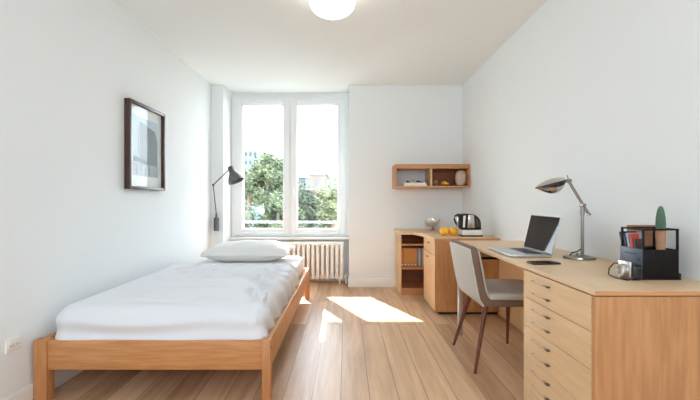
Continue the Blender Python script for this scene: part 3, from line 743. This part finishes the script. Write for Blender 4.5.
for k in range(4): b.box(1.250+k*.012, 1.255+k*.012, 3.8415, 3.8455, .80, .885-k*.010)
b.build('ribbed_grip', M['gunm'], bd)
b = MB(); b.tube([(1.115, 3.91, .925), (1.085, 3.91, .92), (1.062, 3.91, .905), (1.058, 3.91, .88), (1.070, 3.91, .845), (1.09, 3.91, .815), (1.118, 3.91, .80)], .008, 12); b.build('handle', M['black'], kt)
b = MB(); b.prism([(1.082, .80), (1.095, .80), (1.1, .9), (1.08, .895)], 3.895, 3.925, 'Y', .003); b.build('handle_inlay', M['steel'], kt)

# ------------------------------------------------------------------ wall shelf
SX0, SX1, SY0, SZ0, SZ1 = .562, XR-.003, 4.56, 1.208, 1.474; st = .018
sf = thing('wall_shelf', (1.0, YB, SZ0), 'amber wooden two-bay box shelf mounted high on the back wall', 'shelf')
b = MB(); b.box(SX0, SX1, SY0, YB-.001, SZ1-st, SZ1, .001, 1); b.build('top_board', M['sideX'], sf)
b = MB(); b.box(SX0, SX1, SY0, YB-.001, SZ0, SZ0+st, .001, 1); b.build('bottom_board', M['sideX'], sf)
for x0 in (SX0, SX1-st):
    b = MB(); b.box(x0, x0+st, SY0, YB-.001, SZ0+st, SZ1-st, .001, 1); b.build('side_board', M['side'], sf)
b = MB(); b.box(.965, .985, SY0+.01, YB-.001, SZ0+st, SZ1-st-.03, .001, 1); b.build('divider', M['frontZ'], sf)
b = MB(); b.box(SX0+st, SX1-st, SY0+.02, YB-.001, SZ1-st-.03, SZ1-st, .001, 1); b.build('upper_lip', M['sideX'], sf)
b = MB(); b.box(.985, SX1-st, YB-.03, YB-.02, SZ0+st, SZ1-st-.03); b.build('back_panel', M['shelfback'], sf)
FZ = SZ0+st
def flatbook(z, th, x0, x1, y0, y1, mat, label, rz):
    c = ((x0+x1)/2, (y0+y1)/2, z); t = thing('flat_book', c, label, 'book')
    b = MB(); b.box(x0+.004, x1-.004, y0+.004, y1-.004, z+.002, z+th-.002); b.build('pages', pages, t, smooth=False)
    b = MB(); b.box(x0, x1, y0, y1, z, z+.002); b.box(x0, x1, y0, y1, z+th-.002, z+th); b.box(x0, x1, y0, y0+.003, z+.002, z+th-.002); b.build('cover', mat, t); t.rotation_euler.z = rz
flatbook(FZ, .022, .66, .925, 4.58, 4.76, M['white'], 'white book lying flat on the shelf, lowest of the pile', 0)
flatbook(FZ+.022, .016, .665, .915, 4.59, 4.75, M['white'], 'thinner white book on top of the flat pile', .03)
z2 = FZ+.0385
b = MB(); b.box(.70, .745, 4.63, 4.67, z2, z2+.014, .004); b.ball((.715, 4.65, z2+.016), .010); tag(b.build('black_trinket', M['black'], origin=(.72, 4.65, z2)), 'small black trinket on the left of the white shelf books', 'ornament')
b = MB(); b.ball((.785, 4.66, z2+.018), .022, (1.2, 1, .82)); tag(b.build('white_pebble', M['cream'], origin=(.785, 4.66, z2)), 'pale rounded pebble on the white shelf books between black pieces', 'ornament')
b = MB(); b.prism([(.82, z2), (.895, z2), (.89, z2+.008), (.85, z2+.022), (.82, z2+.028)], 4.63, 4.67, 'Y', .002); tag(b.build('black_wedge', M['black'], origin=(.86, 4.65, z2)), 'black wedge-shaped ornament on the white shelf books', 'ornament')
hk = MB(); hk.tube([(.944, 4.62, FZ), (.944, 4.62, FZ+.06), (.935, 4.62, FZ+.068), (.905, 4.62, FZ+.07)], .003, 8); hk.cyl((.944, 4.62, FZ), (.944, 4.62, FZ+.004), .012); tag(hk.build('wire_stand', M['bronze'], origin=(.944, 4.62, FZ)), 'small dark wire stand beside the shelf divider', 'stand')
b = MB(); b.box(.995, 1.185, 4.60, 4.74, FZ, FZ+.008, .003); b.box(.995, 1.185, 4.60, 4.605, FZ+.006, FZ+.013, .002); b.box(.995, 1.185, 4.735, 4.74, FZ+.006, FZ+.013, .002)
tag(b.build('black_tray', M['black'], origin=(1.09, 4.67, FZ)), 'flat black tray in the right bay of the wall shelf', 'tray')
z3 = FZ+.0085
b = MB(); b.lathe([(0, 0), (.02, 0), (.03, .015), (.032, .035), (.022, .05), (.018, .062), (.014, .062), (.016, .05), (.026, .035), (.024, .016), (0, .006)], (1.045, 4.67, z3), 24)
tag(b.build('brown_jug', M['tan'], origin=(1.045, 4.67, z3)), 'little brown clay jug on the black tray', 'jug')
b = MB(); b.ball((1.095, 4.66, z3+.017), .018, (1.1, 1, .9)); b.cyl((1.095, 4.66, z3+.03), (1.098, 4.66, z3+.04), .003)
tag(b.build('dried_fig', M['shelfback'], origin=(1.095, 4.66, z3)), 'small brown fruit between the jug and the orange fruit', 'fruit')
b = MB(); b.ball((1.145, 4.66, z3+.024), .03, (1.05, 1, .82)); tag(b.build('mandarin', M['orange'], origin=(1.145, 4.66, z3)), 'round mandarin on the black tray in the wall shelf', 'fruit')
b = MB(); b.ball((1.178, 4.645, z3+.0155), .017, (1, 1, .9)); tag(b.build('kumquat', M['orange'], origin=(1.178, 4.645, z3)), 'smallest orange fruit on the tray edge by the mandarin', 'fruit')
# pebble vase
t = bmesh.new(); bmesh.ops.create_uvsphere(t, u_segments=36, v_segments=24, radius=1)
for v in t.verts:
    x, y, z = v.co; f = lambda a, e: math.copysign(abs(a)**e, a)
    v.co = Vector((1.335+.064*f(x, .8), 4.66+.045*f(y, .9), FZ+.093+.093*f(z, .75)))
b = MB(); b.merge(t); vs = b.build('disc_vase', M['cream'], origin=(1.335, 4.66, FZ)); tag(vs, 'cream pebble-shaped vase in the right corner of the wall shelf', 'vase')

# ------------------------------------------------------------------ outside
GZ = -9.0
b = MB(); b.box(-160, 120, 8, 320, GZ-.3, GZ); struct('ground', b, plain('outdoor_ground', (96, 98, 90), .95, var=.1, vscale=.1))
leafm = [foliage_mat('foliage_mid', (62, 70, 46), (100, 108, 76)), foliage_mat('foliage_pale', (84, 90, 60), (124, 128, 92)), foliage_mat('foliage_dull', (60, 66, 50), (92, 98, 76))]
bark = plain('bark', (120, 104, 88), .9, var=.1, vscale=4)
def tree(x, y, r, top, mi, seed, label, n=6000, ls=.15):
    rg = random.Random(seed); t = thing('leafy_tree', (x, y, GZ), label, 'tree', 'trees outside the window')
    cz = top-r*1.15; lumps = []
    for k in range(16):
        a = rg.uniform(0, 2*PI); e = rg.uniform(-.9, .85); q = r*rg.uniform(.45, .75)
        lumps.append((Vector((x+q*math.cos(a)*math.cos(e), y+q*math.sin(a)*math.cos(e), cz+q*1.5*math.sin(e))), r*rg.uniform(.28, .46)))
    lumps.append((Vector((x, y, top-r*.45)), r*.42))
    verts = []; faces = []
    for k in range(n):
        c, lr = lumps[rg.randrange(len(lumps))]
        d = Vector((rg.gauss(0, 1), rg.gauss(0, 1), rg.gauss(0, 1))).normalized()
        p = c+d*lr*rg.uniform(.6, 1.2); u = Vector((rg.gauss(0, 1), rg.gauss(0, 1), rg.gauss(0, 1))).normalized()
        w = (d+u*.9).normalized(); a = w.cross(Vector((.3, .1, 1))).normalized(); bb = w.cross(a); s = ls*rg.uniform(.6, 1.4)
        i = len(verts); verts += [p-a*s*.5, p-bb*s*.32, p+a*s*.6, p+bb*s*.32]; faces.append((i, i+1, i+2, i+3))
    bm = MB()
    for c, lr in lumps: bm.ball(c, lr*.62, n=10)
    me = bpy.data.meshes.new('l'); me.from_pydata([tuple(v) for v in verts], [], faces); bm.bm.from_mesh(me); bpy.data.meshes.remove(me)
    bm.build('crown', leafm[mi], t, smooth=False)
    bm = MB(); bm.tube([(x, y, GZ), (x+.1, y, GZ+2.5), (x, y, cz-r*.4), (x, y, cz+r*.3)], [.28, .22, .15, .06], 10); bm.build('trunk', bark, t)
tree(-4.35, 22, 1.35, 3.75, 0, 1, 'tall mid green tree rising highest in the left window pane', 8500, .16)
tree(-7.0, 29, 1.3, 3.4, 1, 2, 'pale green tree at the left edge of the left window pane')
tree(-4.9, 18, 1.5, .9, 2, 3, 'dull green tree low in front of the tallest one', 5000, .14)
tree(-3.2, 19, 1.1, 1.5, 0, 4, 'green tree behind the middle window post')
tree(-3.0, 27, 1.5, 2.2, 2, 5, 'dull green tree in the left of the right window pane')
tree(-.62, 21, 1.05, 2.25, 1, 6, 'pale bright green tree at the right edge of the right window pane', 8000, .14)
tree(-1.5, 16, 1.1, -.1, 1, 7, 'low pale green treetop above the railing in the right pane', 5000, .12)
tree(-2.6, 13.5, .7, -.1, 0, 8, 'low green treetop above the railing by the window post')
tree(-.4, 24, 1.3, 1.6, 0, 9, 'green tree hidden mostly behind the right window frame')
tree(-9.2, 24, 1.3, 1.7, 0, 10, 'green tree mostly behind the left window frame')
bwall = plain('beige_render', (96, 78, 62), .9, var=.03, vscale=.6); roofm = plain('terracotta_tiles', (88, 48, 36), .9, var=.08, vscale=2)
greyw = plain('blue_grey_facade', (80, 90, 98), .8, var=.05, vscale=.5); winm = plain('dark_window', (44, 42, 42), .4)
def building(x0, x1, y0, y1, top, wallm, label, roof='hip', rh=1.2, rows=3, cols=3, wz=1.3):
    t = thing('apartment_building', ((x0+x1)/2, y0, GZ), label, 'building')
    b = MB(); b.box(x0, x1, y0, y1, GZ, top); b.build('facade', wallm, t, smooth=False)
    if roof == 'hip':
        b = MB(); h = rh; bm = b.bm; o = .4; mx = min((x1-x0)*.3, 3)
        v = [bm.verts.new(p) for p in ((x0-o, y0-o, top), (x1+o, y0-o, top), (x1+o, y1+o, top), (x0-o, y1+o, top), (x0+mx, (y0+y1)/2, top+h), (x1-mx, (y0+y1)/2, top+h))]
        for f in ((0, 1, 5, 4), (1, 2, 5), (2, 3, 4, 5), (3, 0, 4), (3, 2, 1, 0)): bm.faces.new([v[i] for i in f])
        rf = b.build('roof', roofm, t, smooth=False)
        b = MB(); b.box(x0+mx*1.1, x0+mx*1.1+.6, (y0+y1)/2-.3, (y0+y1)/2+.3, top+h*.5, top+h+.7); b.build('chimney', wallm, rf, smooth=False)
    else:
        b = MB(); b.box(x0-.15, x1+.15, y0-.15, y1+.15, top, top+.35); b.build('parapet', M['white'], t, smooth=False)
    for r in range(rows):
        for c in range(cols):
            xc = x0+(x1-x0)*(c+.5)/cols; zc = top-1.4-r*2.9
            b = MB(); b.box(xc-wz*.35, xc+wz*.35, y0-.06, y0+.02, zc-wz*.55, zc+wz*.55); b.build('window', winm, t, smooth=False)
building(-5.3, -3.2, 60, 70, 4.9, bwall, 'narrow beige house with small windows between the trees', 'hip', .7, 3, 1)
building(-9.5, -.4, 82, 94, 5.6, greyw, 'long blue grey block with terracotta roof behind the beige house', 'hip', 1.8, 3, 6)
building(-14.0, -6.6, 95, 105, 6.2, greyw, 'distant blue grey block behind the middle window post', 'flat', 1, 3, 5)
building(-37.5, -31.0, 140, 150, 18.5, plain('pale_blue_glass', (92, 114, 130), .4, var=.05, vscale=.3), 'pale blue tower far off above the trees', 'flat', 1, 7, 4)
building(-4.2, -2.0, 32, 36, .9, plain('grey_render', (92, 92, 90), .9), 'low white annex among the trees below the beige house', 'flat', 1, 1, 2, .8)

# ------------------------------------------------------------------ light
sun = bpy.data.lights.new('sun', 'SUN'); sun.energy = 13; sun.angle = math.radians(.6); sun.color = (1, .95, .88)
so = bpy.data.objects.new('sun', sun); COL.objects.link(so)
so.rotation_euler = Vector((.46, -1, -.82)).to_track_quat('-Z', 'Y').to_euler(); so.location = (-6, 12, 9)
w = bpy.data.worlds.new('sky'); scene.world = w; w.use_nodes = True
nt = w.node_tree; bg = nt.nodes['Background']; tc = nt.nodes.new('ShaderNodeTexCoord'); sp = nt.nodes.new('ShaderNodeSeparateXYZ')
rp = nt.nodes.new('ShaderNodeValToRGB'); nt.links.new(tc.outputs['Generated'], sp.inputs[0]); nt.links.new(sp.outputs[2], rp.inputs[0])
e = rp.color_ramp.elements; e[0].position = 0; e[0].color = (.87, .925, 1, 1); e[1].position = .7; e[1].color = (.70, .84, 1, 1)
nt.links.new(rp.outputs[0], bg.inputs[0]); bg.inputs[1].default_value = 7.0
for (x0, x1, z0, z1, y, d) in ((NX0, NX1, WZ0, WZ1, YN+T+.01, -1), (FX0, FX1, FZ0, FZ1, YF-T-.01, 1)):
    al = bpy.data.lights.new('sky_portal', 'AREA'); al.shape = 'RECTANGLE'; al.size = x1-x0; al.size_y = z1-z0; al.cycles.is_portal = True
    ao = bpy.data.objects.new('sky_portal', al); COL.objects.link(ao); ao.location = ((x0+x1)/2, y, (z0+z1)/2)
    ao.rotation_euler = Vector((0, d, 0)).to_track_quat('-Z', 'Z').to_euler()

# ------------------------------------------------------------------ camera
cam = bpy.data.cameras.new('camera'); cam.sensor_width = 36; cam.lens = 400/700*36; cam.shift_x = 4/700; cam.clip_start = .05; cam.clip_end = 1000
co = bpy.data.objects.new('camera', cam); COL.objects.link(co); co.location = (0, 0, H); co.rotation_euler = (PI/2, 0, 0)
scene.camera = co
vs_ = scene.view_settings; vs_.view_transform = 'Standard'; vs_.look = 'None'; vs_.exposure = .86; vs_.gamma = 1; vs_.use_curve_mapping = False
scene.cycles.use_denoising = True; scene.cycles.max_bounces = 14; scene.cycles.diffuse_bounces = 10; scene.cycles.transparent_max_bounces = 12
scene.cycles.sample_clamp_indirect = 8; scene.cycles.caustics_reflective = False; scene.cycles.caustics_refractive = False
